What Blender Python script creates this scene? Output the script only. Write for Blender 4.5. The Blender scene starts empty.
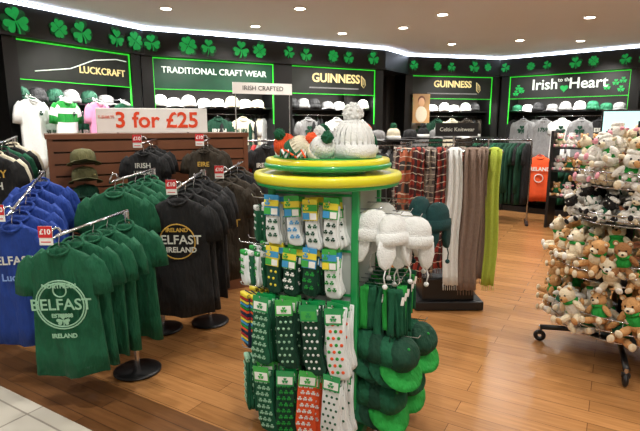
import bpy, bmesh, math, random
import numpy as np
from mathutils import Matrix, Vector
R=random.Random(7)
pi=math.pi; sin=math.sin; cos=math.cos
scene=bpy.context.scene
scene.view_settings.view_transform='Standard'
scene.view_settings.look='None'

# ---------------------------------------------------------------- materials
def lin(c):
    o=[]
    for x in c[:3]:
        x/=255.0
        o.append(x/12.92 if x<=0.04045 else ((x+0.055)/1.055)**2.4)
    return (o[0],o[1],o[2],1)
MC={}
def mat(name,col=(128,128,128),rough=.8,var=.18,scale=14,bump=.0,bscale=120,emit=0,metal=0,coat=0):
    if name in MC: return MC[name]
    m=bpy.data.materials.new(name); m.use_nodes=True
    nt=m.node_tree; b=nt.nodes['Principled BSDF']
    c=lin(col)
    tc=nt.nodes.new('ShaderNodeTexCoord')
    n=nt.nodes.new('ShaderNodeTexNoise'); n.inputs['Scale'].default_value=scale
    nt.links.new(tc.outputs['Object'],n.inputs['Vector'])
    mx=nt.nodes.new('ShaderNodeMix'); mx.data_type='RGBA'
    mx.inputs[6].default_value=tuple(x*(1-var) for x in c[:3])+(1,)
    mx.inputs[7].default_value=tuple(min(1,x*(1+var)) for x in c[:3])+(1,)
    nt.links.new(n.outputs['Fac'],mx.inputs[0])
    nt.links.new(mx.outputs[2],b.inputs['Base Color'])
    b.inputs['Roughness'].default_value=rough
    b.inputs['Metallic'].default_value=metal
    if coat: b.inputs['Coat Weight'].default_value=coat
    if emit:
        b.inputs['Emission Color'].default_value=c
        b.inputs['Emission Strength'].default_value=emit
    if bump:
        cloth=(bscale==60)
        n2=nt.nodes.new('ShaderNodeTexNoise'); n2.inputs['Scale'].default_value=9 if cloth else bscale
        if cloth:
            mp=nt.nodes.new('ShaderNodeMapping'); mp.inputs['Scale'].default_value=(1.6,1.6,.55)
            nt.links.new(tc.outputs['Object'],mp.inputs['Vector']); nt.links.new(mp.outputs[0],n2.inputs['Vector'])
            n2.inputs['Detail'].default_value=3
        else: nt.links.new(tc.outputs['Object'],n2.inputs['Vector'])
        bp=nt.nodes.new('ShaderNodeBump'); bp.inputs['Strength'].default_value=.8 if cloth else bump
        bp.inputs['Distance'].default_value=.06 if cloth else .01
        nt.links.new(n2.outputs['Fac'],bp.inputs['Height'])
        nt.links.new(bp.outputs['Normal'],b.inputs['Normal'])
    MC[name]=m; return m

def brickmat(name,c1,c2,cm,rot,bw,rh,mortar,rough,grain=True,offset=.5):
    m=bpy.data.materials.new(name); m.use_nodes=True
    nt=m.node_tree; b=nt.nodes['Principled BSDF']; L=nt.links.new
    tc=nt.nodes.new('ShaderNodeTexCoord')
    mp=nt.nodes.new('ShaderNodeMapping'); mp.inputs['Rotation'].default_value=(0,0,rot)
    L(tc.outputs['Object'],mp.inputs['Vector'])
    br=nt.nodes.new('ShaderNodeTexBrick')
    br.inputs['Color1'].default_value=lin(c1); br.inputs['Color2'].default_value=lin(c2)
    br.inputs['Mortar'].default_value=lin(cm); br.inputs['Scale'].default_value=1
    br.inputs['Brick Width'].default_value=bw; br.inputs['Row Height'].default_value=rh
    br.inputs['Mortar Size'].default_value=mortar; br.offset=offset
    br.inputs['Mortar Smooth'].default_value=.2
    L(mp.outputs[0],br.inputs['Vector'])
    out=br.outputs['Color']
    if grain:
        mp2=nt.nodes.new('ShaderNodeMapping'); mp2.inputs['Scale'].default_value=(1.6,22,1)
        L(mp.outputs[0],mp2.inputs['Vector'])
        n=nt.nodes.new('ShaderNodeTexNoise'); n.inputs['Scale'].default_value=2.2; n.inputs['Detail'].default_value=6
        L(mp2.outputs[0],n.inputs['Vector'])
        cr=nt.nodes.new('ShaderNodeValToRGB')
        cr.color_ramp.elements[0].position=.3; cr.color_ramp.elements[0].color=(.66,.62,.56,1)
        cr.color_ramp.elements[1].position=.7; cr.color_ramp.elements[1].color=(1.1,1.1,1.1,1)
        L(n.outputs['Fac'],cr.inputs[0])
        mx=nt.nodes.new('ShaderNodeMix'); mx.data_type='RGBA'; mx.blend_type='MULTIPLY'; mx.inputs[0].default_value=.75
        L(out,mx.inputs[6]); L(cr.outputs[0],mx.inputs[7]); out=mx.outputs[2]
    L(out,b.inputs['Base Color'])
    b.inputs['Roughness'].default_value=rough
    return m

WHITE=mat('white_knit',(228,230,228),.85,.1,60,.6,150)
CREAM=mat('cream_cloth',(222,214,190),.85,.1,40,.5,120)
GREEN=mat('kelly_green_cloth',(5,84,54),.85,.2,14,.3,60)
DGREEN=mat('dark_green_cloth',(4,60,40),.85,.25,14,.3,60)
BRGREEN=mat('bright_green_cloth',(25,150,55),.8,.2,14,.3,60)
TEAL=mat('dark_teal_knit',(10,58,58),.9,.2,40,.6,150)
BLUE=mat('blue_cloth',(22,58,140),.85,.2,14,.3,60)
NAVY=mat('navy_cloth',(20,28,60),.85,.2,14,.3,60)
BLACK=mat('black_cloth',(18,18,20),.85,.3,14,.3,60)
BROWN=mat('dark_olive_cloth',(46,38,26),.85,.3,14,.3,60)
OLIVE=mat('olive_felt',(98,96,62),.9,.2,14,.3,60)
ORANGE=mat('orange_cloth',(228,84,34),.8,.15,14)
PINK=mat('pink_cloth',(232,150,190),.85,.1,14)
RED=mat('red_cloth',(178,34,34),.8,.15,14)
TAUPE=mat('taupe_wool',(128,108,96),.95,.2,50,.7,90)
LIME=mat('lime_wool',(170,186,70),.95,.15,50,.6,90)
GREY=mat('grey_cloth',(130,130,130),.9,.2,30,.3,60)
YEL=mat('yellow_lacquer',(222,214,40),.35,.05,5,coat=.3)
LACQ=mat('green_lacquer',(18,150,78),.35,.06,5,coat=.3)
PRINTW=mat('white_print',(215,215,205),.8,.1,80)
PRINTG=mat('sage_print',(150,195,165),.8,.2,80)
PRINTY=mat('gold_print',(205,165,70),.8,.2,80)
PRINTBL=mat('pale_blue_print',(130,160,220),.8,.2,80)
CARDB=mat('card_blue',(60,150,205),.5,.05)
CARDG=mat('card_green',(60,170,70),.5,.05)
CARDY=mat('card_yellow',(235,215,60),.5,.05)
CARDW=mat('card_white',(240,240,236),.5,.03)
CHROME=mat('chrome',(205,205,210),.2,.03,5,metal=1)
BLKM=mat('black_metal',(18,18,20),.4,.1,5)
BLKP=mat('black_panel',(16,17,17),.35,.2,6)
BLKW=mat('black_wall',(44,40,38),.6,.2,6)
PEG=mat('light_backboard',(170,180,176),.5,.06,5)
SIGNW=mat('sign_white',(236,234,230),.5,.03)
SIGNO=mat('sign_orange_ink',(225,70,26),.5,.05)
REDTAG=mat('tag_red',(205,40,45),.5,.05)
TAN=mat('plush_tan',(200,150,96),.95,.25,50,.8,90)
DTAN=mat('plush_brown',(150,104,62),.95,.25,50,.8,90)
PCREAM=mat('plush_cream',(228,212,182),.95,.12,50,.8,90)
PWHITE=mat('plush_white',(232,228,220),.95,.1,50,.8,90)
PPINK=mat('plush_pink',(232,160,175),.95,.1,50,.8,90)
EYE=mat('plush_eye',(12,10,10),.2,.0)
PBLACK=mat('plush_black',(26,24,24),.95,.2,50,.8,90)
LED=mat('led_strip_white',(225,235,255),.5,0,emit=10)
LEDG=mat('led_frame_green',(60,235,60),.5,0,emit=.75)
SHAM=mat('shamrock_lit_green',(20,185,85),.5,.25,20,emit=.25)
SHAMD=mat('shamrock_edge_green',(10,95,45),.5,.25,20,emit=.1)
LAMP=mat('downlight_lens',(255,246,228),.5,0,emit=25)
SIGNG=mat('sign_dark_green',(6,64,40),.4,.6,4,emit=.25)
SIGNK=mat('sign_photo_dark',(34,38,34),.4,.9,3.5,emit=.15)
GOLDT=mat('gold_letters',(235,215,150),.4,.05,emit=.5)
WHITET=mat('white_letters',(235,245,235),.4,.05,emit=.6)
WOODD=mat('dark_slat_wood',(112,68,44),.45,.25,6)
WOODG=mat('slat_groove',(40,26,18),.6,.1,6)
SCREEN=mat('lit_screen',(190,235,235),.3,.05,emit=.9)
SKIN=mat('poster_tan',(180,140,92),.5,.6,3,emit=.1)
PAPER=mat('pack_white',(222,226,226),.6,.1,20)

# ---------------------------------------------------------------- templates
def tpl(v,f,s=True): return (np.array([tuple(p) for p in v],dtype=float),[tuple(x) for x in f],s)
def T(x,y,z): return Matrix.Translation((x,y,z))
def Rx(a): return Matrix.Rotation(a,4,'X')
def Ry(a): return Matrix.Rotation(a,4,'Y')
def Rz(a): return Matrix.Rotation(a,4,'Z')
def S(x,y=None,z=None):
    if y is None: y=z=x
    return Matrix.Diagonal((x,y,z,1))
def box():
    v=[(x,y,z) for x in(-.5,.5) for y in(-.5,.5) for z in(-.5,.5)]
    return tpl(v,[(0,1,3,2),(4,6,7,5),(0,4,5,1),(2,3,7,6),(0,2,6,4),(1,5,7,3)],False)
BOX=box()
def bm_tpl(bm,s):
    bm.verts.ensure_lookup_table()
    v=[tuple(p.co) for p in bm.verts]; f=[tuple(q.index for q in fc.verts) for fc in bm.faces]
    bm.free(); return tpl(v,f,s)
def rbox(sx,sy,sz,b=.01,seg=2):
    bm=bmesh.new(); bmesh.ops.create_cube(bm,size=1)
    bmesh.ops.scale(bm,vec=(sx,sy,sz),verts=bm.verts)
    bmesh.ops.bevel(bm,geom=bm.edges[:],offset=b,segments=seg,affect='EDGES',profile=.5)
    bm.verts.index_update(); return bm_tpl(bm,False)
def sphere(u=10,v=7):
    bm=bmesh.new(); bmesh.ops.create_uvsphere(bm,u_segments=u,v_segments=v,radius=1)
    bm.verts.index_update(); return bm_tpl(bm,True)
SPH=sphere(); SPHH=sphere(20,14)
def loft(rings,cap=True,s=True):
    n=len(rings[0]); v=[p for r in rings for p in r]; f=[]
    for k in range(len(rings)-1):
        for i in range(n):
            j=(i+1)%n
            f.append((k*n+i,k*n+j,(k+1)*n+j,(k+1)*n+i))
    if cap:
        f.append(tuple(range(n-1,-1,-1))); f.append(tuple((len(rings)-1)*n+i for i in range(n)))
    return tpl(v,f,s)
def lathe(prof,n=32,cap=True,s=True):
    return loft([[(r*cos(2*pi*i/n),r*sin(2*pi*i/n),z) for i in range(n)] for r,z in prof],cap,s)
CYL=lathe([(1,0),(1,1)],24,True,False)
def torus(R_,r,n=40,m=8,sz=1):
    v=[];f=[]
    for i in range(n):
        for j in range(m):
            a=2*pi*i/n;b=2*pi*j/m
            v.append(((R_+r*cos(b))*cos(a),(R_+r*cos(b))*sin(a),r*sz*sin(b)))
            f.append((i*m+j,((i+1)%n)*m+j,((i+1)%n)*m+(j+1)%m,i*m+(j+1)%m))
    return tpl(v,f,True)
def tube(path,r,n=6):
    rings=[]
    P=[Vector(p) for p in path]
    for k,p in enumerate(P):
        d=(P[min(k+1,len(P)-1)]-P[max(k-1,0)]).normalized()
        up=Vector((0,0,1)) if abs(d.z)<.9 else Vector((1,0,0))
        a=d.cross(up).normalized(); b=d.cross(a)
        rings.append([tuple(p+(a*cos(2*pi*i/n)+b*sin(2*pi*i/n))*r) for i in range(n)])
    return loft(rings)
def ext(outline,th):
    n=len(outline)
    v=[(x,-th/2,z) for x,z in outline]+[(x,th/2,z) for x,z in outline]
    f=[tuple(range(n)),tuple(range(2*n-1,n-1,-1))]
    for i in range(n):
        j=(i+1)%n; f.append((i,i+n,j+n,j))
    return tpl(v,f,False)
TX={}
def text(s,size=1,ex=.0,off=0.0,shear=0):
    k=(s,size,ex,off,shear)
    if k in TX: return TX[k]
    cu=bpy.data.curves.new('t','FONT'); cu.body=s; cu.size=size; cu.extrude=ex; cu.offset=off; cu.shear=shear
    cu.align_x='CENTER'; cu.align_y='CENTER'; cu.resolution_u=3
    ob=bpy.data.objects.new('t',cu); scene.collection.objects.link(ob)
    dg=bpy.context.evaluated_depsgraph_get(); e=ob.evaluated_get(dg); me=e.to_mesh()
    v=[(p.co.x,-p.co.z,p.co.y) for p in me.vertices]; f=[tuple(p.vertices) for p in me.polygons]
    e.to_mesh_clear(); bpy.data.objects.remove(ob); bpy.data.curves.remove(cu)
    TX[k]=tpl(v,f,False); return TX[k]

class MB:
    def __init__(s): s.v=[];s.f=[];s.m=[];s.sm=[];s.mats=[];s.n=0
    def add(s,t,M,mt):
        v,f,sm=t
        A=np.array(M)
        s.v.append(v@A[:3,:3].T+A[:3,3])
        if mt not in s.mats: s.mats.append(mt)
        k=s.mats.index(mt); b=s.n
        s.f.extend([tuple(i+b for i in q) for q in f]); s.m.extend([k]*len(f)); s.sm.extend([sm]*len(f))
        s.n+=len(v); return s
    def bx(s,x0,x1,y0,y1,z0,z1,mt,M=Matrix.Identity(4)):
        s.add(BOX,M@T((x0+x1)/2,(y0+y1)/2,(z0+z1)/2)@S(x1-x0,y1-y0,z1-z0),mt)
    def build(s,name,parent=None):
        me=bpy.data.meshes.new(name)
        me.from_pydata(np.concatenate(s.v).tolist(),[],s.f)
        for m in s.mats: me.materials.append(m)
        me.polygons.foreach_set('material_index',s.m); me.polygons.foreach_set('use_smooth',s.sm)
        me.update(); ob=bpy.data.objects.new(name,me); scene.collection.objects.link(ob)
        if parent: ob.parent=parent
        return ob
def empty(name,parent=None):
    e=bpy.data.objects.new(name,None); e.empty_display_size=.1; scene.collection.objects.link(e)
    if parent: e.parent=parent
    return e

def shirt(n=24,seed=0,long=False,wd=1.0):
    r=random.Random(seed); ph=r.uniform(0,6); k=r.uniform(20,30)
    lv=[(0,.062,.02),(-.012,.085,.022),(-.03,.13,.026),(-.055,.165,.03),(-.09,.18,.033),(-.15,.18,.035),(-.24,.176,.034),(-.36,.178,.033),(-.48,.184,.034),(-.60,.19,.035),(-.72,.195,.036)]
    rings=[]
    for z,w,t in lv:
        g=min(1,max(0,(-z-.1)/.45)); ring=[]
        for i in range(n):
            a=2*pi*i/n; c=cos(a); q=sin(a)
            x=w*wd*math.copysign(abs(c)**.8,c)
            y=t*math.copysign(abs(q)**.8,q)+.018*g*sin(x*k+ph+z*2)+.006*g*sin(x*57+ph*2)
            ring.append((x,y,z+.01*g*sin(x*17+ph)))
        rings.append(ring)
    a=loft(rings)
    V=[a[0]];F=list(a[1]);b=len(a[0])
    SL=[(.135,-.075,.06),(.175,-.115,.066),(.198,-.18,.064),(.208,-.255,.06)]
    if long: SL=[(.135,-.075,.06),(.18,-.14,.055),(.205,-.3,.045),(.205,-.45,.04),(.2,-.58,.032)]
    for sg in(-1,1):
        rs=[]
        for q,(cx,cz,h) in enumerate(SL):
            p=SL[max(q-1,0)]; nx=SL[min(q+1,len(SL)-1)]
            d=Vector((nx[0]-p[0],0,nx[1]-p[1])).normalized(); pr=Vector((-d.z,0,d.x))
            rs.append([(sg*wd*(cx+pr.x*h*cos(2*pi*i/12)),.025*sin(2*pi*i/12)+.005*sin(i*2+ph),cz+pr.z*h*cos(2*pi*i/12)) for i in range(12)])
        l=loft(rs); V.append(l[0]); F+= [tuple(i+b for i in f) for f in l[1]]; b+=len(l[0])
    return (np.concatenate(V),F,True)
SH=[shirt(36,i) for i in range(5)]
SHL=[shirt(14,i) for i in range(3)]
SHLS=[shirt(14,i,True) for i in range(3)]
NECK=torus(.055,.009,24,6)
HOOK=tube([(0,0,-.03),(0,0,.03),(0,.012,.055),(0,.0,.07),(0,-.02,.06)],.0025,5)
def hang(mb,M,mt,t=None,neck=True):
    mb.add(t or R.choice(SH),M,mt)
    if neck: mb.add(NECK,M@T(0,-.01,-.006)@Rx(.7)@S(1,.75,1),mt if neck is True else neck)
    mb.add(HOOK,M,CHROME)

def leafshape(s=1,n=22):
    o=[]
    for i in range(n):
        t=2*pi*i/n
        o.append((16*sin(t)**3/32*s,(13*cos(t)-5*cos(2*t)-2*cos(3*t)-cos(4*t)+17)/32*s))
    return o[::-1]
def shamrock(mb,M,size,mt,th=.006,lobes=(0,2.0,-2.0)):
    lf=ext(leafshape(.55),th/size)
    for k,a in enumerate(lobes): mb.add(lf,M@T(0,-.001*k,0)@S(size)@Ry(a),mt)
    mb.add(ext([(-.03,0),(.0,-.3),(-.05,-.5),(.02,-.52),(.06,-.3),(.03,0)][::-1],th/size),M@S(size),mt)

HATB=lathe([(.105,0),(.116,.005),(.12,.04),(.115,.065),(.108,.068),(.11,.09),(.102,.13),(.08,.165),(.045,.188),(.01,.195)],24)
CUFF=lathe([(.108,-.004),(.124,.0),(.127,.03),(.124,.06),(.112,.066)],24,False)
def bobble(mb,M,mt,mt2=None,pom=None,s=1):
    M=M@S(s)
    mb.add(HATB,M,mt); mb.add(CUFF,M,mt2 or mt)
    for k in range(22):
        a=2*pi*k/22
        mb.add(tube([(.112*cos(a),.112*sin(a),.068),(.111*cos(a),.111*sin(a),.1),(.095*cos(a),.095*sin(a),.145),(.06*cos(a),.06*sin(a),.182)],.004,5),M,mt)
    if pom:
        mb.add(SPHH,M@T(0,0,.225)@S(.05),pom)
        rr=random.Random(3)
        for k in range(60):
            v=Vector((rr.gauss(0,1),rr.gauss(0,1),rr.gauss(0,1))).normalized()*.048
            mb.add(SPH,M@T(v.x,v.y,.225+v.z)@S(.011),pom)
def trapper(mb,M,mt,ps=None):
    mb.add(HATB,M@S(.85,.5,.8),mt)
    mb.add(CUFF,M@S(.85,.52,.9),mt)
    for s_ in(-1,1):
        fl=puff([(-.045,.02),(.045,.02),(.05,-.05),(.03,-.11),(0,-.13),(-.03,-.11),(-.05,-.05)][::-1],.03)
        mb.add(fl,M@T(s_*.065,-.02,.0)@Rz(s_*.35)@Ry(-s_*.15),ps or mt)
        mb.add(tube([(s_*.08,-.02,-.12),(s_*.095,-.02,-.16),(s_*.09,-.02,-.2)],.004,5),M,mt)
        mb.add(SPH,M@T(s_*.09,-.02,-.21)@S(.014),mt)
DOME=lathe([(.092,0),(.095,.02),(.093,.05),(.085,.08),(.062,.1),(.03,.108),(.003,.11)],20)
def brimt():
    n=14
    rings=[]
    for k in range(5):
        q=k/4.0; ring=[]
        for i in range(n+1):
            a=pi+pi*i/n
            sa=max(0,-sin(a))
            r=.088+.1*q*sa**.6
            ring.append((r*cos(a)*(1-.06*q),r*sin(a),.012-.006*q-.03*abs(cos(a))*q))
        rings.append(ring)
    v=[p for r in rings for p in r]; m=len(v); v+=[(x,y,z-.005) for x,y,z in v]
    f=[]
    for k in range(4):
        for i in range(n):
            a=k*(n+1)+i; q=(a,a+1,a+n+2,a+n+1); f.append(q); f.append(tuple(x+m for x in q[::-1]))
    for i in range(n):
        a=4*(n+1)+i; f.append((a,a+1,a+1+m,a+m))
    return tpl(v,f,True)
BRIM=brimt()
def cap(mb,M,mt,mt2=None,seam=None):
    mb.add(DOME,M,mt); mb.add(BRIM,M,mt2 or mt); mb.add(SPH,M@T(0,0,.111)@S(.008,.008,.005),mt2 or mt)
    for k in range(6):
        a=2*pi*k/6
        mb.add(tube([(.096*cos(a),.096*sin(a),.01),(.094*cos(a),.094*sin(a),.05),(.086*cos(a),.086*sin(a),.08),(.03*cos(a),.03*sin(a),.109)],.0012,4),M,seam or mt2 or mt)

def sock_outline(w,h):
    return [(-w,0),(w,0),(w*.95,-h*.45),(w*1.05,-h*.68),(w*1.35,-h*.82),(w*1.5,-h*.93),(w*1.2,-h),(w*.2,-h),(-w*.75,-h*.95),(-w*1.02,-h*.8),(-w,-h*.5)][::-1]
def puff(outline,th):
    c=np.mean(np.array(outline),axis=0); rings=[]
    for sc,y in((.86,-th/2),(.97,-th*.36),(1,0),(.97,th*.36),(.86,th/2)):
        rings.append([(c[0]+(x-c[0])*sc,y,c[1]+(z-c[1])*sc) for x,z in outline])
    return loft(rings)
def sock(mb,M,w,h,base,dec,kind,card=1,cc=None):
    mb.add(puff(sock_outline(w,h),.024),M,base)
    mb.add(puff(sock_outline(w,h),.02),M@T(.006,.016,.004),base)
    if kind=='stripe':
        cols=[RED,CARDY,CARDB,BRGREEN,ORANGE,NAVY]
        for k in range(int((h-.04)/.017)):
            z=-.03-k*.017
            mb.bx(-w*.98,w*.98,-.0135,.0,z-.006,z+.006,cols[k%6],M)
    else:
        rows=int((h-.05)/.034)
        for k in range(rows):
            z=-.05-k*.034
            nn=(2 if w<.04 else 3)
            for j in range(nn):
                x=(-.5+(j+.5)/nn)*w*1.7+(.006 if k%2 else -.006)
                if kind=='sham': shamrock(mb,M@T(x,-.014,z),.021,dec,.002)
                elif kind=='mix': mb.add(SPH,M@T(x,-.0125,z)@S(.0085,.003,.0085),[BRGREEN,ORANGE][(j+k)%2])
                else: mb.add(SPH,M@T(x,-.0125,z)@S(.0068,.003,.0068),dec)
    mb.add(puff([( -w,-.0),(w,-.0),(w,-.022),(-w,-.022)][::-1],.028),M,dec)
    if card==1:
        c1,c2,c3=cc or (CARDG,CARDY,CARDB)
        mb.bx(-w*1.15,w*1.15,-.018,-.015,-.055,.045,c1,M)
        mb.bx(-w*1.15,w*1.15,-.02,-.0175,-.01,.02,c2,M)
        mb.bx(-w*1.15,-w*.1,-.0215,-.0195,-.05,-.018,c3,M)
        mb.bx(w*.0,w*1.0,-.0215,-.0195,-.05,-.02,CARDW,M)
        shamrock(mb,M@T(-w*.6,-.021,.006),.026,c1,.002)
    elif card==2:
        mb.bx(-w*.95,w*.95,-.018,-.0155,-.05,.03,cc[0],M)
        mb.bx(-w*.8,w*.8,-.0195,-.0175,-.04,.0,cc[1],M)
        shamrock(mb,M@T(0,-.0205,-.02),.03,cc[0],.002)

def teddy(mb,M,fur,muz,cloth,kind=0):
    a=lambda x,y,z,sx,sy,sz,m: mb.add(SPH,M@T(x,y,z)@S(sx,sy,sz),m)
    a(0,0,.065,.052,.046,.062,cloth)
    a(0,0,.03,.05,.046,.035,fur)
    a(0,-.006,.152,.05,.046,.046,muz if kind==1 and muz==PBLACK else fur)
    a(0,-.046,.142,.026,.022,.02,muz)
    a(0,-.067,.149,.008,.006,.006,EYE)
    for s_ in(-1,1):
        if kind==0: a(s_*.038,0,.192,.018,.01,.018,fur); a(s_*.038,-.007,.192,.011,.006,.011,muz)
        else: a(s_*.056,-.0,.165,.024,.01,.012,muz)
        a(s_*.018,-.045,.164,.006,.004,.006,EYE if muz!=PBLACK else PWHITE)
        mb.add(SPH,M@T(s_*.058,-.02,.085)@Ry(s_*-.6)@S(.018,.02,.042),fur)
        mb.add(SPH,M@T(s_*.04,-.06,.022)@Rz(s_*.35)@S(.022,.048,.022),fur)
        a(s_*.055,-.104,.026,.02,.012,.024,muz)
    if kind==1:
        for k in range(8):
            t=2*pi*k/8; a(.022*cos(t),.018*sin(t),.196,.02,.02,.016,fur)
        for k in range(12):
            t=2*pi*k/12; a(.044*cos(t),.038*sin(t),.06+.02*(k%2),.018,.016,.018,fur)
    else:
        mb.add(torus(.036,.011,14,6),M@T(0,-.003,.112),BRGREEN)

def scarf(w,h,seed,nf=3,th=.022):
    rings=[];n=28
    for k in range(13):
        z=-h*k/12.0; q=.75+.25*min(1,k/5); ring=[]
        for i in range(n):
            a=2*pi*i/n; x=w*q*cos(a)
            ring.append((x+.008*sin(z*7+seed),th*sin(a)+.016*sin(nf*pi*x/w+seed+z*.8),z))
        rings.append(ring)
    return loft(rings)

# ---------------------------------------------------------------- room
FLOORM=brickmat('wood_plank_floor',(182,130,80),(158,110,64),(104,70,40),math.radians(30.6),1.3,.13,.002,.27)
TILEM=brickmat('cream_floor_tile',(206,200,186),(196,190,176),(150,142,130),math.radians(30.6),.45,.45,.006,.3,False,0)
BORDM=brickmat('dark_border_boards',(122,82,48),(100,66,38),(66,42,26),math.radians(30.6),1.6,.1,.003,.35)
CEILM=mat('ceiling_paint',(216,218,220),.9,.03,2)
PLAST=mat('side_wall_paint',(214,210,204),.8,.05,2)

segs=[((-3.9,3.9),(-3.1,5.07)),((-3.1,5.07),(-2.25,6.55)),((-2.25,6.55),(1.0,8.25)),((1.0,8.25),(1.5,9.0)),((1.5,9.0),(3.3,9.45)),((3.3,9.45),(5.5,7.5))]
SG=[]
for p,q in segs:
    d=Vector((q[0]-p[0],q[1]-p[1])); SG.append((T(p[0],p[1],0)@Rz(math.atan2(d.y,d.x)),d.length))
def poly(name,pts,z0,z1,m):
    n=len(pts); v=[(x,y,z0) for x,y in pts]+[(x,y,z1) for x,y in pts]
    f=[tuple(range(n-1,-1,-1)),tuple(range(n,2*n))]+[(i,(i+1)%n,(i+1)%n+n,i+n) for i in range(n)]
    mb=MB(); mb.add(tpl(v,f,False),Matrix.Identity(4),m); return mb.build(name)
room=[(-4.6,-1.6),(6.1,-1.6),(6.1,7.6),(3.6,10.2),(1.0,10.0),(.6,9.0),(-2.7,7.4),(-4.6,4.3)]
poly('floor',room,-.1,0,FLOORM)
poly('ceiling',room,2.8,2.9,CEILM)
poly('floor_tile',[(-4.0,-1.5),(3.2,-1.5),(3.2,-.227),(-4.0,4.04)],0,.006,TILEM)
nn=Vector((.51,.86))
a0=Vector((-4.0,4.04)); a1=Vector((3.2,-.227))
poly('floor_border',[tuple(a0),tuple(a1),tuple(a1+nn*.36),tuple(a0+nn*.36)],0,.008,BORDM)
mb=MB(); mb.bx(-4.65,-4.5,-1.6,4.6,0,2.8,PLAST); mb.build('wall_left')
mb=MB(); mb.bx(5.95,6.1,-1.6,8,0,2.8,PLAST); mb.build('wall_right')
mb=MB(); mb.bx(-4.6,6.1,-1.6,-1.45,0,2.8,PLAST); mb.build('wall_front')
mb=MB(); mb.bx(-4.5,-3.9,3.75,3.9,0,2.8,BLKW); mb.build('wall_return')
names=['left_end','left_bay','back','corner','back_right','right_bay']
for i,(M,L) in enumerate(SG):
    mb=MB(); mb.bx(-.3,L+.3,.45,.53,0,2.8,BLKW,M); mb.build('wall_'+names[i])
    mb=MB(); mb.bx(-.02,L+.02,-.05,.45,2.45,2.8,BLKP,M)
    mb.bx(-.02,L+.02,-.08,-.05,2.45,2.475,BLKM,M)
    mb.bx(-.02,L+.02,-.066,-.05,2.755,2.785,LED,M)
    mb.build('trim_fascia_%d'%(i+1))
    mb=MB(); mb.bx(-.02,L+.02,.0,.45,0,.1,BLKM,M); mb.build('baseboard_'+names[i])

mb=MB()
for i,(M,L) in enumerate(SG):
    if i==3: continue
    x=.12; k=0
    while x<L:
        s=.22 if i in(0,1) else (.19 if i==2 else .16)
        s*=R.uniform(.8,1.15)
        shamrock(mb,M@T(x,-.058,2.60+R.uniform(-.02,.03))@Ry(R.uniform(-.4,.4)),s*1.14,SHAMD,.005)
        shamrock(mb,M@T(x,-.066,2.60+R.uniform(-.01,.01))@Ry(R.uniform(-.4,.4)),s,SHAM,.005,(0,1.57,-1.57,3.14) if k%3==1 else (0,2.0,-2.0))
        x+=.27 if k%2 else .45; k+=1
mb.build('shamrock_wall_stickers')

def bay(i,x0,x1,titles,tmat,sign_m,pal,pal2,hats,name):
    M,L=SG[i]
    root=empty(name)
    mb=MB()
    for x in(x0-.07,x1+.07): mb.bx(x-.07,x+.07,-.04,.45,0,2.45,BLKP,M)
    mb.bx(x0,x1,.0,.05,2.06,2.45,sign_m,M)
    mb.bx(x0,x1,.1,.45,1.815,1.835,BLKM,M)
    for z in(1.74,.98):
        mb.add(tube([(x0,.22,z),(x1,.22,z)],.012,8),M,CHROME)
    mb.build('shelving',root)
    fr=MB()
    for a,b,c,e in((x0+.0,x1,2.428,2.44),(x0,x0+.01,1.6,2.44),(x1-.01,x1,1.6,2.44),(x0,x1,2.045,2.051)):
        fr.bx(a,b,-.015,.0,c,e,LEDG,M)
    fr.build('green_led_frame',root)
    sg=MB()
    for (t,sz,fx,z,of) in titles: sg.add(text(t,sz,.004,of),M@T(x0+(x1-x0)*fx,-.008,z),tmat)
    sg.build('sign_lettering',root)
    g=MB(); x=x0+.06
    while x<x1-.04:
        m=R.choice(pal)
        t=R.choice(SHLS if R.random()<.5 else SHL)
        if R.random()<.4 and x<x1-.4:
            x+=.13; hang(g,M@T(x,.08,1.68)@Rz(R.uniform(-.15,.15)),m,t,True)
            pm=PRINTW if m in(BLACK,GREEN,DGREEN,BROWN,NAVY) else DGREEN
            if R.random()<.6: g.add(text(R.choice(['IRISH','1759','DUBLIN','EIRE']),.09,.001,.003),M@T(x,.03,1.5),pm)
            else: shamrock(g,M@T(x,.035,1.5),.15,BRGREEN if pm==PRINTW else DGREEN,.003)
            x+=.17
        else:
            hang(g,M@T(x,.22,1.68)@Rz(pi/2-.5+R.uniform(-.2,.2)),m,t,False); x+=.065
    x=x0+.06
    while x<x1-.04:
        hang(g,M@T(x,.22,.92)@Rz(pi/2-.5+R.uniform(-.2,.2)),R.choice(pal2),R.choice(SHL),False); x+=.07
    g.build('hanging_garments',root)
    h=MB(); x=x0+.1
    while x<x1-.08:
        m=R.choice(hats)
        if R.random()<.35: cap(h,M@T(x,.17,1.84)@Rz(R.uniform(-.4,.4)),m)
        else: h.add(HATB,M@T(x,.17,1.84)@S(.85,.85,.78),m); h.add(CUFF,M@T(x,.17,1.84)@S(.85,.85,.78),m)
        x+=R.uniform(.18,.24)
    h.build('hats',root)
    l=bpy.data.lights.new('shelf_fill_light','AREA'); l.shape='RECTANGLE'; l.size=(x1-x0)*.95; l.size_y=.04; l.energy=8*(x1-x0); l.color=(1,.97,.92)  # added fill light, brightens hats and garments shaded by the header
    o=bpy.data.objects.new('shelf_fill_light',l); o.matrix_world=M@T((x0+x1)/2,.02,2.035)@Rx(.35); scene.collection.objects.link(o); o.parent=root
    return root
b1=bay(1,.12,1.5,[('LUCKCRAFT',.11,.72,2.2,.001)],GOLDT,SIGNK,[BLACK,WHITE,GREEN,CREAM],[BLACK,NAVY,DGREEN,WHITE],[BLACK,DGREEN,GREY,BROWN],'wall_display')
bay(2,.12,1.78,[('TRADITIONAL CRAFT WEAR',.112,.5,2.29,.001)],WHITET,SIGNG,[BLACK,GREEN,CREAM,DGREEN,WHITE,GREY],[BLACK,BROWN,NAVY],[WHITE,WHITE,CREAM],'wall_display')
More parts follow.
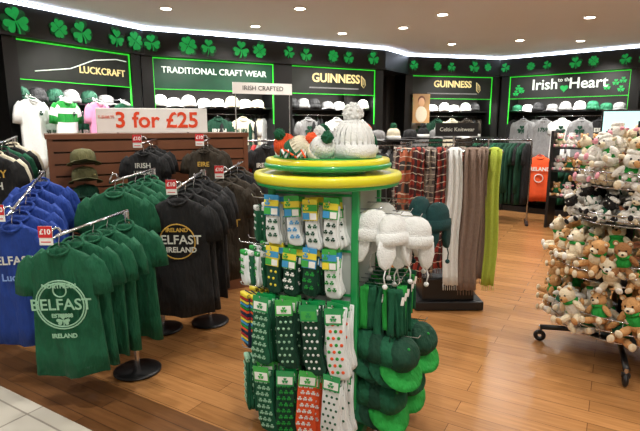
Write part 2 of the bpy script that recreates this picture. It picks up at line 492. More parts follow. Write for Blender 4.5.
b3=bay(2,2.06,3.52,[('GUINNESS',.18,.52,2.28,.004)],GOLDT,SIGNK,[BLACK,WHITE,GREY,CREAM,BLACK],[BLACK,BLACK,GREY],[BLACK,GREY,WHITE],'wall_display')
b4=bay(4,.12,1.7,[('GUINNESS',.16,.5,2.3,.004)],GOLDT,SIGNK,[BLACK,BLACK,GREY,BROWN,DGREEN,CREAM],[DGREEN,DGREEN,BLACK,GREEN],[BLACK,GREEN,WHITE],'wall_display')
b5=bay(5,.2,2.1,[('Irish',.25,.32,2.27,.003),('to the',.09,.49,2.34,.001),('Heart',.25,.68,2.27,.003)],WHITET,SIGNK,[BLACK,GREY,WHITE,BLACK,GREEN,BROWN],[DGREEN,BLACK,GREEN,BLACK],[WHITE,GREY,GREEN,BLACK],'wall_display')
for (i,x0,x1,b) in((2,2.06,3.52,b3),(4,.12,1.7,b4)):
    M=SG[i][0]; mb=MB(); xc=(x0+x1)/2+.47
    mb.add(tube([(xc,-.01,2.34),(xc+.01,-.01,2.2),(xc+.05,-.01,2.16),(xc+.08,-.01,2.2),(xc+.07,-.01,2.28),(xc,-.01,2.34)],.006,5),M,GOLDT)
    for k in range(4): mb.bx(xc+.012+k*.014,xc+.015+k*.014,-.01,-.006,2.2,2.32-k*.012,GOLDT,M)
    mb.bx(x0+.3,x1-.3,-.005,-.001,2.13,2.15,GREY,M)
    mb.build('harp_motif',b)
M=SG[1][0]; mb=MB(); mb.add(tube([(.3,-.01,2.14),(.7,-.01,2.2),(1.0,-.01,2.32),(1.3,-.01,2.36),(1.45,-.01,2.35)],.006,5),M,WHITET); mb.build('sign_swoosh',b1)
M5=SG[5][0]; mb=MB()
mb.add(ext(leafshape(.13),.01),M5@T(1.13,-.01,2.13),SHAM)
for x in(.32,.42,1.78,1.9,2.0,1.98,.36): shamrock(mb,M5@T(x,-.01,2.25+R.uniform(-.12,.12)),.1,SHAM,.004)
mb.build('heart_sign_motif',b5)
mb=MB(); MO=M5@T(.86,-.1,1.04)@Rz(.3); hang(mb,MO@S(1.1),ORANGE,SH[1]); mb.add(text('IRELAND',.09,.001,.003),MO@T(0,-.065,-.22),PRINTW); mb.add(torus(.07,.008,20,6),MO@T(0,-.06,-.38)@Rx(pi/2),PRINTW)
mb.add(tube([(.85,.22,.98),(.85,-.13,1.1)],.01,6),M5,CHROME)
hang(mb,M5@T(.45,-.05,1.0)@Rz(.3)@S(1.05),DGREEN,SH[2]); shamrock(mb,M5@T(.43,-.13,.75)@Rz(.3),.13,BRGREEN,.003)
mb.build('display_tshirts',b5)
M1=SG[1][0]; mb=MB()
def striped(mb,M,m1,m2,hoop=True):
    v,f,s=SH[0]
    idx1=[];idx2=[]
    for q in f:
        z=np.mean([v[i][2] for i in q]); (idx1 if z<-.02 and (not hoop or int((-z)/.085)%2==0) else idx2).append(q)
    mb.add((v,idx1,True),M,m1); mb.add((v,idx2,True),M,m2)
    mb.add(NECK,M@T(0,-.012,-.008)@Rx(.5),WHITE)
for x,m1,m2,hp in((.18,WHITE,GREEN,False),(.55,BRGREEN,WHITE,True),(.95,PINK,GREEN,False),(1.32,GREEN,WHITE,False)):
    striped(mb,M1@T(x,-.09,1.86)@Rz(.35)@S(1.0),m1,m2,hp)
    shamrock(mb,M1@T(x,-.09,1.86)@Rz(.35)@T(.07,-.045,-.15),.05,DGREEN,.003)
    mb.add(tube([(x,.22,1.89),(x,-.1,1.89)],.008,6),M1,CHROME)
mb.add(tube([(0.1,.2,1.89),(1.5,.2,1.89)],.01,6),M1,CHROME)
mb.build('rugby_shirts',b1)
M4=SG[4][0]; mb=MB(); mb.bx(.1,.42,-.12,-.1,1.62,2.12,SKIN,M4)
mb.add(SPHH,M4@T(.26,-.12,1.98)@S(.06,.008,.08),mat('poster_face',(204,160,120),.5,.1,emit=.1))
mb.add(SPHH,M4@T(.26,-.118,2.01)@S(.075,.006,.085),mat('poster_hair',(110,66,36),.5,.3))
mb.add(SPHH,M4@T(.26,-.121,1.77)@S(.11,.008,.14),CREAM)
mb.bx(.09,.43,-.105,-.04,2.11,2.13,BLKM,M4)
mb.build('fashion_poster')

# ---------------------------------------------------------------- ceiling lights
DL=[(-1.62,5.54),(-.21,5.54),(1.36,5.83),(2.02,5.0),(3.07,5.98),(1.05,6.6),(.3,7.0),(2.9,7.56),(-.8,6.5),(3.8,7.6),(2.0,7.9),(-2.3,4.6),(-1.2,3.6),(.4,3.9),(1.9,3.6),(3.6,4.2),(-3.1,3.2),(-1.4,1.8),(.2,1.5),(1.8,1.6),(3.6,2.2),(-3.0,1.0),(0,-.6),(2.6,0),(4.9,6.2)]
mb=MB()
for x,y in DL:
    mb.add(torus(.062,.012,24,8,.6),T(x,y,2.797),SIGNW)
    mb.add(CYL,T(x,y,2.792)@S(.055,.055,.006),LAMP)
mb.build('ceiling_downlights')
for i,(x,y) in enumerate(DL):
    l=bpy.data.lights.new('downlight_lamp','SPOT'); l.energy=88; l.spot_size=math.radians(160); l.spot_blend=1; l.shadow_soft_size=.07
    l.color=(1,.96,.9)
    o=bpy.data.objects.new('downlight_lamp',l); o.location=(x,y,2.76); scene.collection.objects.link(o)
def aim(x,y,z,tx,ty,tz,e,size=80):
    l=bpy.data.lights.new('wall_fill_spot','SPOT'); l.energy=e; l.spot_size=math.radians(size); l.spot_blend=.8; l.shadow_soft_size=.06  # added fill spot with no fixture, brightens the wall merchandise
    l.color=(1,.97,.93)
    o=bpy.data.objects.new('wall_fill_spot',l); o.location=(x,y,z)
    o.rotation_euler=(Vector((tx,ty,tz))-Vector((x,y,z))).to_track_quat('-Z','Y').to_euler(); scene.collection.objects.link(o)
for i,x in((1,.8),(2,.6),(2,1.6),(2,2.8),(4,.9),(5,.6),(5,1.7)):
    M=SG[i][0]; p=M@Vector((x,-1.1,2.7)); q=M@Vector((x,.2,1.3)); aim(p.x,p.y,p.z,q.x,q.y,q.z,75)
mb=MB(); mb.add(lathe([(.07,0),(.065,-.03),(.03,-.05),(.01,-.055)],20),T(-.8,4.75,2.8),SIGNW); mb.build('smoke_detector')

# ---------------------------------------------------------------- slatwall gondola
gond=empty('slatwall_gondola')
ang=math.atan2(.8,1.43); MU=T(-2.15,4.0,0)@Rz(ang); LU=1.64
mb=MB()
mb.bx(0,LU,.0,.5,.0,1.48,WOODG,MU)
z=.12
while z<1.45:
    mb.bx(-.0,LU,-.018,.0,z,z+.083,WOODD,MU); mb.bx(LU,LU+.018,-.0,.5,z,z+.083,WOODD,MU)
    mb.bx(-.018,0,0,.5,z,z+.083,WOODD,MU); z+=.097
mb.bx(-.03,LU+.03,-.03,.53,1.48,1.52,WOODD,MU); mb.bx(-.01,LU+.01,-.03,.5,0,.11,WOODD,MU)
for x in(.0,LU): mb.bx(x-.02,x+.02,-.025,.02,0,1.5,WOODD,MU)
mb.build('slatwall_body',gond)
mb=MB(); MS=T(-1.5,4.55,1.63)@Rz(.22)
mb.add(rbox(.95,.02,.22,.006),MS,SIGNW)
mb.add(text('3 for £25',.19,.002,.004),MS@T(.04,-.013,0),SIGNO)
mb.add(text('T-SHIRTS',.034,.002,.0),MS@T(-.39,-.013,.03),SIGNO)
for x in(-.3,.3): mb.bx(x-.01,x+.01,-.01,.01,-.14,-.1,CHROME,MS)
mb.build('promotional_sign',gond)

def tag(mb,M,t='£10'):
    mb.add(rbox(.07,.006,.1,.002,1),M,CARDW); mb.bx(-.035,.035,-.005,-.003,-.01,.05,REDTAG,M)
    mb.add(text(t,.038,.0006,.001),M@T(0,-.0055,.02),CARDW)
    mb.bx(-.025,.025,-.0045,-.003,-.035,-.03,REDTAG,M)
def scroll(mb,x,y,z):
    pts=[(x,y+.12,z+.01),(x,y+.04,z),(x,y-.01,z-.005)]
    for k in range(9):
        a=-pi/2+k*.6; pts.append((x+.006*k,y-.03-.028*cos(a)*(1-k*.06),z+.03+.035*sin(a)*(1-k*.06)))
    mb.add(tube(pts,.007,6),Matrix.Identity(4),CHROME)
def tee_rack(name,x0,y0,z0,x1,y1,z1,n,cm,prints,floor=True,tg=True,yaw=0,mixed=None,parent=None,s=1):
    root=empty(name,parent)
    mb=MB(); I=Matrix.Identity(4)
    mb.add(tube([(x0,y0-.02,z0+.07),(x1,y1+.08,z1+.07)],.009,8),I,CHROME)
    scroll(mb,x0,y0-.04,z0+.07)
    if floor:
        xm,ym,zm=x1,y1+.06,z1
        mb.add(CYL,T(xm,ym,.0)@S(.016,.016,zm+.07),CHROME)
        mb.add(lathe([(.0,.008),(.15,.008),(.15,.016),(.13,.024),(.03,.03),(0,.03)],32),T(xm,ym,0),BLKM)
    mb.build('rack_frame',root)
    g=MB()
    for k in range(n):
        q=k/(n-1.0) if n>1 else 0
        x=x0+(x1-x0)*q; y=y0+(y1-y0)*q; z=z0+(z1-z0)*q
        M=T(x+(0 if k==0 else R.uniform(-.02,.02)),y,z)@Rz(yaw+(0 if k==0 else R.uniform(-.3,.12)))@Ry(R.uniform(-.03,.03))@S(s)
        hang(g,M,(mixed[k%len(mixed)] if mixed else cm),SH[k%5])
        if k==0:
            for (st,sz,dx,dz,pm) in prints:
                if st=='O': g.add(torus(sz,.004,32,5),M@T(dx,-.052,dz)@Rx(pi/2),pm)
                elif st=='S': shamrock(g,M@T(dx,-.05,dz),sz,pm,.003)
                else: g.add(text(st,sz,.001,.001),M@T(dx,-.055,dz),pm)
    g.build('tshirts',root)
    if tg:
        t=MB(); tag(t,T(x0-.01,y0-.1,z0+.09)); t.bx(x0-.012,x0-.008,y0-.1,y0-.03,z0+.05,z0+.06,CHROME); t.build('price_tag',root)
    return root
crest=[('O',.135,0,-.3,PRINTG),('O',.122,0,-.3,PRINTG),('BELFAST',.088,0,-.3,PRINTG),('S',.07,0,-.385,PRINTG),('O',.035,0,-.22,PRINTG),('EST 1888',.03,0,-.36,PRINTG),('NORTHERN',.034,0,-.195,PRINTG),('IRELAND',.034,0,-.475,PRINTG)]
tee_rack('tshirt_rack',-1.39,2.58,.95,-1.2,2.98,1.0,5,GREEN,crest,s=1.0)
tee_rack('tshirt_rack',-1.36,3.28,1.16,-1.24,3.66,1.2,5,GREEN,[],tg=False,s=1.1)
tee_rack('tshirt_rack',-1.86,2.95,1.0,-1.98,3.5,1.2,6,BLUE,[('BELFAST',.07,0,-.2,PRINTW),('Lucky',.06,0,-.3,PRINTBL)],s=1.05)
tee_rack('tshirt_rack',-.97,3.36,1.1,-.9,3.8,1.18,5,BLACK,[('BELFAST',.076,0,-.24,PRINTW),('N.IRELAND',.045,0,-.3,PRINTW),('IRELAND',.033,0,-.18,PRINTY),('O',.105,0,-.25,PRINTY)],s=1.15)
tee_rack('tshirt_rack',-.78,4.0,1.14,-.7,4.4,1.2,4,BROWN,[('SUPER',.085,0,-.2,PRINTY),('STOUT',.08,0,-.29,PRINTY)],floor=False,mixed=[BROWN,BROWN,BLACK],parent=gond,s=1.12)
tee_rack('tshirt_rack',-1.4,3.98,1.38,-1.42,4.3,1.4,3,BLACK,[('IRISH',.07,0,-.13,PRINTW),('LEGEND',.05,0,-.2,PRINTW)],floor=False,parent=gond,s=.8)
tee_rack('tshirt_rack',-1.0,4.32,1.38,-1.0,4.5,1.4,3,BROWN,[('EIRE',.07,0,-.15,PRINTY)],floor=False,parent=gond,s=.8)
tee_rack('tshirt_rack',-2.46,3.75,1.36,-2.7,4.4,1.42,6,BLACK,[('LUCKY',.08,0,-.13,PRINTY),('IRISH',.08,0,-.22,PRINTW)],mixed=[BLACK,CREAM,BLACK,GREEN])
mb=MB()
for k,(x,z) in enumerate(((.22,1.3),(.22,1.16),(.22,1.02))):
    cap(mb,MU@T(x,-.16-.02*k,z)@Rx(-.2),OLIVE if k<2 else DGREEN)
    mb.add(tube([(x,0,z+.1),(x,-.2,z+.11)],.006,6),MU,CHROME)
mb.build('hanging_caps',gond)

# ---------------------------------------------------------------- central sock display
cx,cy=.04,2.58; yaw=-math.radians(20); MD=T(cx,cy,0)@Rz(yaw); H=.215
disp=empty('sock_display_stand')
mb=MB()
mb.add(rbox(.52,.52,.06,.01),MD@T(0,0,.035),LACQ)
for sx in(-1,1):
    for sy in(-1,1):
        mb.add(rbox(.036,.036,1.3,.006),MD@T(sx*H,sy*H,.68),LACQ)
mb.bx(-H,H,-H+.0,-H+.012,.06,1.32,PEG,MD); mb.bx(-H,H,H-.012,H,.06,1.32,PEG,MD)
mb.bx(-H,-H+.012,-H,H,.06,1.32,PEG,MD); mb.bx(H-.012,H,-H,H,.06,1.32,PEG,MD)
for z in(.42,.78,1.0,1.27):
    mb.bx(-H,H,-H-.006,-H,z-.006,z+.006,LACQ,MD)
mb.build('stand_frame',disp)
mb=MB()
mb.add(lathe([(.0,1.315),(.355,1.315),(.372,1.318),(.38,1.33),(.38,1.352),(.374,1.362),(.352,1.366),(.335,1.362),(.33,1.35),(.0,1.35)],56,False),T(cx,cy,0),YEL)
mb.add(torus(.356,.014,56,8),T(cx,cy,1.312),LACQ)
mb.add(CYL,T(cx,cy,1.34)@S(.33,.33,.014),SIGNW)
mb.add(lathe([(.0,1.385),(.295,1.385),(.31,1.39),(.318,1.40),(.318,1.425),(.312,1.432),(.29,1.435),(0,1.435)],56,False),T(cx,cy,0),YEL)
mb.add(torus(.315,.014,56,8),T(cx,cy,1.397),LACQ)
mb.add(CYL,T(cx,cy,1.43)@S(.28,.28,.01),LACQ)
mb.add(CYL,T(cx,cy,1.35)@S(.2,.2,.04),LACQ)
mb.build('round_top_shelves',disp)

mb=MB()
def hook(mb,x,y,z,l=.16):
    mb.add(tube([(x,y,z),(x,y-l,z+.004),(x,y-l-.01,z+.02)],.003,5),MD,CHROME)
rows=[(1.215,.031,.2,'a'),(.975,.031,.2,'b'),(.745,.044,.33,'c'),(.39,.046,.33,'d')]
for z,w,h,k in rows:
    xs=[-.185,-.085,.015,.115] if k in 'ab' else [-.215,-.095,.03,.155]
    for j,x in enumerate(xs):
        out=.07 if k in'ab' else .14
        hook(mb,x,-H,z+.02,out+.02)
        for q in range(4 if k in 'cd' else 3):
            M=MD@T(x+R.uniform(-.006,.006)+q*.005,-H-out+q*.03,z+R.uniform(-.012,.012))@Ry(R.uniform(-.09,.09))@Rz(R.uniform(-.25,.2)+.1)
            cc=None; cd=1
            if k=='a': base,dec,kd=PAPER,[GREEN,CARDB,GREEN,DGREEN][j],'sham'; cc=[(CARDB,CARDY,CARDG),(CARDG,CARDY,CARDB),(CARDY,CARDG,CARDB),(CARDG,CARDY,CARDB)][j]
            elif k=='b': base,dec,kd=[(DGREEN,CARDY,'dot'),(DGREEN,CARDW,'sham'),(DGREEN,BRGREEN,'sham'),(PAPER,BRGREEN,'sham')][j]; cc=[(CARDY,CARDB,CARDG),(CARDG,CARDY,CARDB),(CARDB,CARDY,CARDG),(CARDG,CARDB,CARDY)][j]
            elif k=='c': base,dec,kd=[(GREEN,PRINTG,'sham'),(DGREEN,PRINTG,'dot'),(DGREEN,WHITE,'dot'),(PAPER,BRGREEN,'mix')][j]; cd=2; cc=[(LACQ,CARDW),(CARDG,CARDW),(LACQ,CARDG),(LACQ,CARDW)][j]
            else: base,dec,kd=[(GREEN,PRINTG,'sham'),(DGREEN,BRGREEN,'sham'),(ORANGE,WHITE,'sham'),(PAPER,GREEN,'dot')][j]; cd=2; cc=[(CARDG,CARDW),(LACQ,CARDW),(CARDG,CARDW),(LACQ,CARDW)][j]
            sock(mb,M,w,h,base,dec,kd,cd,cc)
mb.build('front_socks',disp)
mb=MB(); ML=MD@Rz(-pi/2)
def hookM(mb,M,x,y,z,l=.12): mb.add(tube([(x,y,z),(x,y-l,z+.004),(x,y-l-.01,z+.02)],.003,5),M,CHROME)
for z,w,h,k in rows:
    for x in (-.13,-.01,.11,.21):
        out=.09 if k=='a' else .17
        hookM(mb,ML,x,-H,z+.02,out+.02)
        for q in range(4):
            M=ML@T(x,-H-out+q*.035,z-.02)@Rz(R.uniform(-.2,.2)+.85)
            if k=='a': base,dec,kd=GREEN,WHITE,'dot'
            elif k=='b': base,dec,kd=[(PAPER,BRGREEN,'sham'),(GREEN,WHITE,'dot')][q%2]
            elif k=='c': base,dec,kd=NAVY,CARDY,'stripe'
            else: base,dec,kd=GREEN,PRINTG,'sham'
            sock(mb,M,w*.9,h*.9,base,dec,kd,0)
mb.build('side_socks',disp)
MR=MD@Rz(pi/2)
mb=MB()
for x,y,z,m in((-.16,-.1,1.08,WHITE),(-.15,-.2,1.06,WHITE),(0,-.11,1.09,WHITE),(.01,-.22,1.05,WHITE),(-.07,-.28,1.04,WHITE)):
    trapper(mb,MR@T(x,-H+y+.03,z-.02)@Rz(R.uniform(-.4,.2)-.7)@Ry(R.uniform(-.15,.15))@Rx(R.uniform(-.2,.1))@S(.92),m)
    hookM(mb,MR,x,-H,z+.12,-y)
mb.build('ear_flap_hats',disp)
mb=MB()
for x,y,z in((.16,-.24,1.09),(.18,-.33,1.06)):
    trapper(mb,MR@T(x,-H+y,z)@Rz(R.uniform(-.3,.3)-.6)@S(.9),TEAL); hookM(mb,MR,x,-H,z+.12,-y)
mb.build('teal_hats',disp)
mb=MB()
for j,x in enumerate((-.17,-.1,-.03,.04,.11,.18)):
    hookM(mb,MR,x,-H,.84,.2)
    for q in range(6):
        M=MR@T(x+R.uniform(-.012,.012),-H-.04-q*.034,.82)@Rz(R.uniform(-.5,.2)-.2)@Ry(R.uniform(-.12,.12))
        hh=.24+R.uniform(-.04,.04)
        mb.add(scarf(.03,hh,q+j,2,.008),M,GREEN if (q+j)%3 else BRGREEN)
        if q%3==2: mb.bx(-.012,.012,-.028,-.026,-.07,-.03,CARDW,M@Ry(.3))
        for e in range(3): mb.add(tube([(-.02+e*.02,0,-hh+.01),(-.02+e*.022,0,-hh-.03)],.003,4),M,DGREEN)
mb.build('green_scarves',disp)
mb=MB()
for zi,zz in enumerate((.50,.25)):
    for j,x in enumerate((-.13,.11)):
        n=5-zi-(j==0)
        for q in range(n):
            m=[GREEN,DGREEN][(q+j)%2]
            cap(mb,MR@T(x,-H-.04-q*.055,zz-.012*q)@Rz(-.75+R.uniform(-.12,.12))@Rx(.95+R.uniform(-.1,.1))@S(.95),m,BRGREEN if q==n-1 else m,DGREEN)
        hookM(mb,MR,x,-H,zz+.07,.3)
mb.build('green_caps',disp)
mb=MB(); bobble(mb,T(cx+.12,cy-.12,1.443),WHITE,WHITE,WHITE,.93); mb.build('bobble_hat',disp)
mb=MB()
for x,y,m,m2,p,rx,rz in((-.06,-.04,GREEN,WHITE,WHITE,.5,.3),(-.17,-.12,CREAM,GREEN,ORANGE,.9,1.2),(-.02,.12,WHITE,GREEN,GREEN,.3,0),(.2,.08,GREEN,WHITE,ORANGE,.2,0),(-.2,.04,ORANGE,WHITE,GREEN,.7,-.6),(-.04,-.16,WHITE,CREAM,GREEN,.8,.4)):
    bobble(mb,T(cx+x,cy+y,1.455)@Rz(rz)@Rx(rx)@T(0,0,.0),m,m2,p,.55)
for k in range(16):
    a=R.uniform(0,6.3)
    px,py=cx-.16+.07*cos(a),cy-.14+.08*sin(a)
    mb.add(tube([(px,py,1.45),(px+.02*sin(k),py-.02,1.48),(px+.04*sin(k*2),py-.06,1.448)],.005,5),Matrix.Identity(4),[GREEN,ORANGE,WHITE][k%3])
mb.build('novelty_hats',disp)

# ---------------------------------------------------------------- scarf rack
root=empty('scarf_rack'); mb=MB(); I=Matrix.Identity(4)
mb.add(rbox(.6,.45,.08,.01),T(1.12,4.33,.045),BLKM); mb.add(rbox(.45,.36,.2,.01),T(1.12,4.33,.18),BLKM)
for x in(.84,1.36): mb.add(CYL,T(x,4.3,.08)@S(.016,.016,1.32),BLKM)
for y in(4.1,4.3,4.5): mb.add(tube([(.66,y,1.38),(1.5,y,1.38)],.012,8),I,CHROME)
for x in(.72,1.45): mb.add(tube([(x,4.08,1.38),(x,4.52,1.38)],.012,8),I,CHROME)
mb.bx(.98,1.34,4.28,4.3,1.5,1.61,BLKM); mb.add(CYL,T(1.14,4.29,1.38)@S(.008,.008,.14),CHROME)
mb.add(text('Celtic Knitwear',.046,.001,.000),T(1.16,4.275,1.555),PRINTW)
mb.build('rack_frame',root)
def tartan(name,c1,c2,c3,fz=7,fx=18):
    m=bpy.data.materials.new(name); m.use_nodes=True; nt=m.node_tree; b=nt.nodes['Principled BSDF']; L=nt.links.new
    tc=nt.nodes.new('ShaderNodeTexCoord')
    ns=nt.nodes.new('ShaderNodeTexNoise'); ns.inputs['Scale'].default_value=6; L(tc.outputs['Object'],ns.inputs['Vector'])
    va=nt.nodes.new('ShaderNodeVectorMath'); va.operation='SCALE'; va.inputs['Scale'].default_value=.09; L(ns.outputs['Color'],va.inputs[0])
    vb=nt.nodes.new('ShaderNodeVectorMath'); L(tc.outputs['Object'],vb.inputs[0]); L(va.outputs[0],vb.inputs[1])
    sp=nt.nodes.new('ShaderNodeSeparateXYZ'); L(vb.outputs[0],sp.inputs[0])
    def st(o,fr,th):
        a=nt.nodes.new('ShaderNodeMath'); a.operation='MULTIPLY'; a.inputs[1].default_value=fr; L(o,a.inputs[0])
        s=nt.nodes.new('ShaderNodeMath'); s.operation='FRACT'; L(a.outputs[0],s.inputs[0])
        g=nt.nodes.new('ShaderNodeMath'); g.operation='GREATER_THAN'; g.inputs[1].default_value=th; L(s.outputs[0],g.inputs[0]); return g.outputs[0]
    m1=nt.nodes.new('ShaderNodeMix'); m1.data_type='RGBA'; m1.inputs[6].default_value=lin(c1); m1.inputs[7].default_value=lin(c2); L(st(sp.outputs['Z'],fz,.55),m1.inputs[0])
    m2=nt.nodes.new('ShaderNodeMix'); m2.data_type='RGBA'; m2.inputs[7].default_value=lin(c3); L(m1.outputs[2],m2.inputs[6]); L(st(sp.outputs['X'],fx,.65),m2.inputs[0])
    m3=nt.nodes.new('ShaderNodeMix'); m3.data_type='RGBA'; m3.inputs[7].default_value=lin((215,200,180)); L(m2.outputs[2],m3.inputs[6]); L(st(sp.outputs['Z'],fz*2.3,.9),m3.inputs[0])
    L(m3.outputs[2],b.inputs['Base Color']); b.inputs['Roughness'].default_value=.9; return m
TA=tartan('red_tartan',(156,56,44),(100,36,34),(54,30,30)); TB=tartan('grey_tartan',(112,100,94),(60,50,50),(140,130,120),9,22); TC_=tartan('rust_tartan',(186,100,70),(66,60,58),(140,80,54),6,16)
mb=MB()
lst=[(.71,4.1,.06,1.02,TC_),(.80,4.07,.065,1.08,TA),(.90,4.09,.06,1.04,TB),(.99,4.08,.05,1.0,TA),
     (1.10,4.05,.065,1.14,WHITE),(1.24,4.04,.085,1.18,TAUPE),(1.34,4.1,.05,1.1,TAUPE),(1.43,4.07,.055,1.15,LIME)]
for k,(x,y,w,h,m) in enumerate(lst):
    mb.add(scarf(w,h,k,3 if w>.06 else 2),T(x,y,1.40),m)
    mb.add(scarf(w,h*.85,k+3,3),T(x,y+.06,1.40),m)
    mb.add(SPH,T(x,y+.03,1.395)@S(w*.85,.05,.022),m)
    for q in range(7): 
        xx=x-w+2*w*(q+.5)/7; mb.add(tube([(xx,y,1.42-h-.015),(xx+.003,y,1.40-h-.05)],.003,4),I,m)
for k in range(9):
    x=.7+k*.095; mb.add(scarf(.045,.9,k,2),T(x,4.32,1.4),[TA,TC_,TB,GREY,TAUPE][k%5]); mb.add(scarf(.045,.9,k,2),T(x,4.5,1.4),[TB,BLACK,TC_][k%3])
mb.build('scarves',root)

# ---------------------------------------------------------------- background racks
def gar_rack(name,x,y,rot,w,z,pal,top=None,prints=True,front=True,gs=1):
    root=empty(name); M=T(x,y,0)@Rz(rot); mb=MB()
    for s_ in(-1,1):
        mb.add(CYL,M@T(s_*w/2,0,.02)@S(.014,.014,z+.02),CHROME); mb.add(rbox(.05,.5,.03,.006),M@T(s_*w/2,0,.02),BLKM)
    mb.add(tube([(-w/2,0,z+.05),(w/2,0,z+.05)],.012,8),M,CHROME)
    if top:
        mb.bx(-w/2,w/2,-.15,.15,z+.1,z+.12,BLKM,M)
        for s_ in(-1,1): mb.add(CYL,M@T(s_*w/2,0,z)@S(.012,.012,.11),CHROME)
    mb.build('rack_frame',root); g=MB(); xx=-w/2+.06
    while xx<w/2-.04:
        hang(g,M@T(xx,0,z)@Rz(pi/2-.45+R.uniform(-.15,.15))@S(1,1,gs),R.choice(pal),R.choice(SHL+SHLS),False); xx+=.06
    if front:
        hang(g,M@T(0,-.28,z),pal[0],SH[2]); g.add(tube([(0,0,z+.05),(0,-.3,z+.07)],.008,6),M,CHROME)
        if prints: g.add(text('IRELAND',.07,.001,.002),M@T(0,-.335,z-.22),PRINTW); shamrock(g,M@T(0,-.33,z-.36),.12,PRINTG,.003)
    g.build('garments',root)
    if top:
        t=MB(); q=-w/2+.12
        while q<w/2-.08:
            m=R.choice(top)
            if R.random()<.5: bobble(t,M@T(q,0,z+.12),m,R.choice(top),R.choice(top),.7)
            else: cap(t,M@T(q,0,z+.12)@Rz(R.uniform(-.5,.5)),m)
            q+=.19
        t.build('hats',root)
    return root
gr=gar_rack('garment_rack',-.75,6.1,.45,1.3,1.35,[BLACK,NAVY,BROWN,RED,BLACK,GREY])
gar_rack('garment_rack',.55,6.0,.1,1.1,1.3,[BLACK,WHITE,GREY,BLACK,DGREEN],top=[WHITE,GREEN,CREAM,GREY])
gar_rack('garment_rack',1.75,7.0,.2,1.3,1.3,[BLACK,BLACK,GREY,DGREEN],top=[BLACK,GREY,WHITE])
gar_rack('garment_rack',2.95,8.15,-.35,.9,1.3,[DGREEN,DGREEN,GREEN,DGREEN,BLACK],front=False,gs=1.35)
mb=MB(); MM=T(-.68,6.1,0)@Rz(.45)
mb.bx(-.37,.37,-.01,.01,1.95,2.08,SIGNW,MM); mb.add(text('IRISH CRAFTED',.075,.001,.000),MM@T(0,-.013,2.015),BLKM)
for x in(-.34,.34): mb.add(CYL,MM@T(x,0,1.4)@S(.008,.008,.56),CHROME)
mb.build('header_sign',gr)

# ---------------------------------------------------------------- plush toy rack
px_,py_=2.1,3.3
root=empty('plush_toy_rack'); mb=MB(); C=T(px_,py_,0)
mb.add(CYL,C@T(0,0,.12)@S(.022,.022,1.5),BLKM)
for k in range(4):
    a=pi/4+k*pi/2+.35
    ex,ey=.5*cos(a),.5*sin(a)
    mb.add(tube([(0,0,.14),(ex*.6,ey*.6,.13),(ex,ey,.11)],.02,8),C,BLKM)
    mb.add(CYL,C@T(ex,ey,.07)@S(.012,.012,.05),CHROME)
    mb.add(torus(.028,.016,20,8),C@T(ex,ey,.044)@Rz(a)@Rx(pi/2),BLKM)
    mb.add(rbox(.03,.05,.03,.005),C@T(ex,ey,.075)@Rz(a),BLKM)
tiers=[(.24,.47,.16),(.60,.44,.14),(.97,.38,.07),(1.2,.34,.1)]
for z,r,hh in tiers:
    mb.add(torus(r,.006,48,6),C@T(0,0,z+hh),CHROME); mb.add(torus(r,.005,48,6),C@T(0,0,z+hh*.5),CHROME); mb.add(torus(r*.9,.006,48,6),C@T(0,0,z),CHROME)
    mb.add(CYL,C@T(0,0,z-.005)@S(r*.9,r*.9,.006),BLKM)
    for k in range(24):
        a=2*pi*k/24; mb.add(tube([(r*.9*cos(a),r*.9*sin(a),z),(r*cos(a),r*sin(a),z+hh*.5),(r*cos(a),r*sin(a),z+hh)],.003,4),C,CHROME)
mb.build('rack_frame',root)
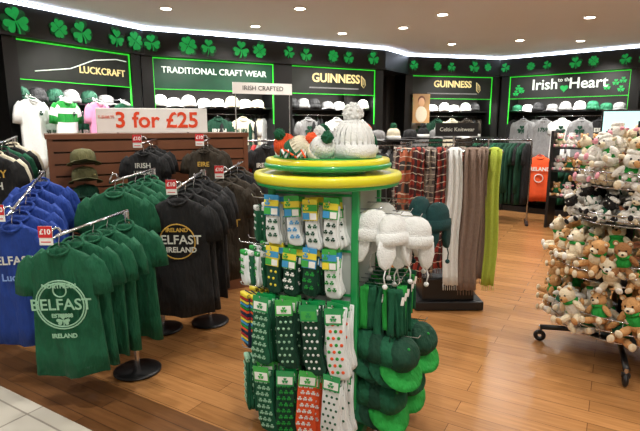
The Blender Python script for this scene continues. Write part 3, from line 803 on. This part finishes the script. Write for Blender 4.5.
for ti,(z,r,hh) in enumerate(tiers):
    mb=MB()
    lay=[(r-.06,0,15 if ti<2 else 12),(r-.19,.03,8)]
    if ti<2: lay+=[(r-.03,.1,16),(r-.17,.15,9)]
    if ti==2: lay+=[(r-.1,.06,9)]
    if ti==3: lay+=[(r-.06,.13,11),(r-.2,.19,5)]
    for rr,dz,n in lay:
        for k in range(n):
            a=2*pi*(k+R.uniform(-.2,.2))/n+ti
            M=C@T(rr*cos(a),rr*sin(a),z+dz+.01)@Rz(a+pi/2+R.uniform(-.6,.6))@Rx(R.uniform(-.35,.45))@Ry(R.uniform(-.5,.5))@S(R.uniform(.9,1.15) if ti!=2 else .85)
            if ti==0: f,m,c,kd=R.choice([(TAN,PCREAM,BRGREEN,0),(TAN,PCREAM,GREEN,0),(PCREAM,TAN,PWHITE,0),(TAN,PCREAM,BRGREEN,0),(PWHITE,PCREAM,BRGREEN,1),(PWHITE,PCREAM,GREEN,0)])
            elif ti==1: f,m,c,kd=R.choice([(TAN,PCREAM,TAN,0),(DTAN,PCREAM,BRGREEN,0),(PCREAM,TAN,BRGREEN,0),(TAN,PCREAM,PCREAM,0),(PCREAM,PWHITE,PCREAM,0)])
            elif ti==2: f,m,c,kd=R.choice([(PWHITE,PBLACK,PWHITE,1),(PWHITE,PCREAM,GREEN,1),(PWHITE,PBLACK,GREEN,1)])
            else: f,m,c,kd=R.choice([(PCREAM,TAN,PCREAM,0),(PWHITE,PPINK,PWHITE,1),(PCREAM,PPINK,PCREAM,1),(TAN,PCREAM,TAN,0),(PWHITE,PCREAM,BRGREEN,1)])
            teddy(mb,M,f,m,c,kd)
    mb.build('plush_toys',root)

root=empty('cash_desk'); MD2=T(3.6,5.5,0)@Rz(-.5); mb=MB()
mb.add(rbox(1.1,.6,1.0,.01),MD2@T(0,0,.5),WOODD); mb.add(rbox(1.2,.7,.05,.01),MD2@T(0,0,1.025),BLKP)
for k in range(8): mb.bx(-.55,.55,-.305,-.298,.1+k*.11,.11+k*.11,WOODG,MD2)
mb.build('counter',root)
mb=MB(); mb.add(rbox(.66,.04,.28,.01),MD2@T(-.15,0,1.62),BLKM); mb.bx(-.46,.16,-.026,-.02,1.5,1.74,SCREEN,MD2)
mb.add(CYL,MD2@T(-.15,.02,1.05)@S(.02,.02,.45),BLKM); mb.add(rbox(.25,.2,.02,.004),MD2@T(-.15,.02,1.06),BLKM)
mb.build('display_screen',root)
root=empty('plush_toy_shelf'); MP=T(4.05,7.5,0)@Rz(-.7); mb=MB()
for z in(.5,.9,1.25): mb.bx(-.5,.5,-.18,.18,z-.02,z,BLKM,MP)
for x in(-.5,.5): mb.bx(x-.02,x+.02,-.2,.2,0,1.5,BLKM,MP)
mb.build('shelf',root); mb=MB()
for z in(.5,.9,1.25):
    for k in range(6):
        f,m,c,kd=R.choice([(PCREAM,TAN,PPINK,0),(PWHITE,PPINK,PWHITE,1),(PCREAM,PPINK,PCREAM,0),(TAN,PCREAM,GREEN,0)])
        teddy(mb,MP@T(-.42+k*.165,-.05,z)@S(1.05),f,m,c,kd)
mb.build('plush_toys',root)

# ---------------------------------------------------------------- world + camera
w=bpy.data.worlds.new('World'); scene.world=w; w.use_nodes=True
w.node_tree.nodes['Background'].inputs[0].default_value=(.8,.85,1,1); w.node_tree.nodes['Background'].inputs[1].default_value=.1
cam=bpy.data.cameras.new('camera'); cam.lens=28; cam.sensor_width=36
co=bpy.data.objects.new('camera',cam); co.location=(0,0,1.6); co.rotation_euler=(math.radians(90-10.4),0,0)
scene.collection.objects.link(co); scene.camera=co
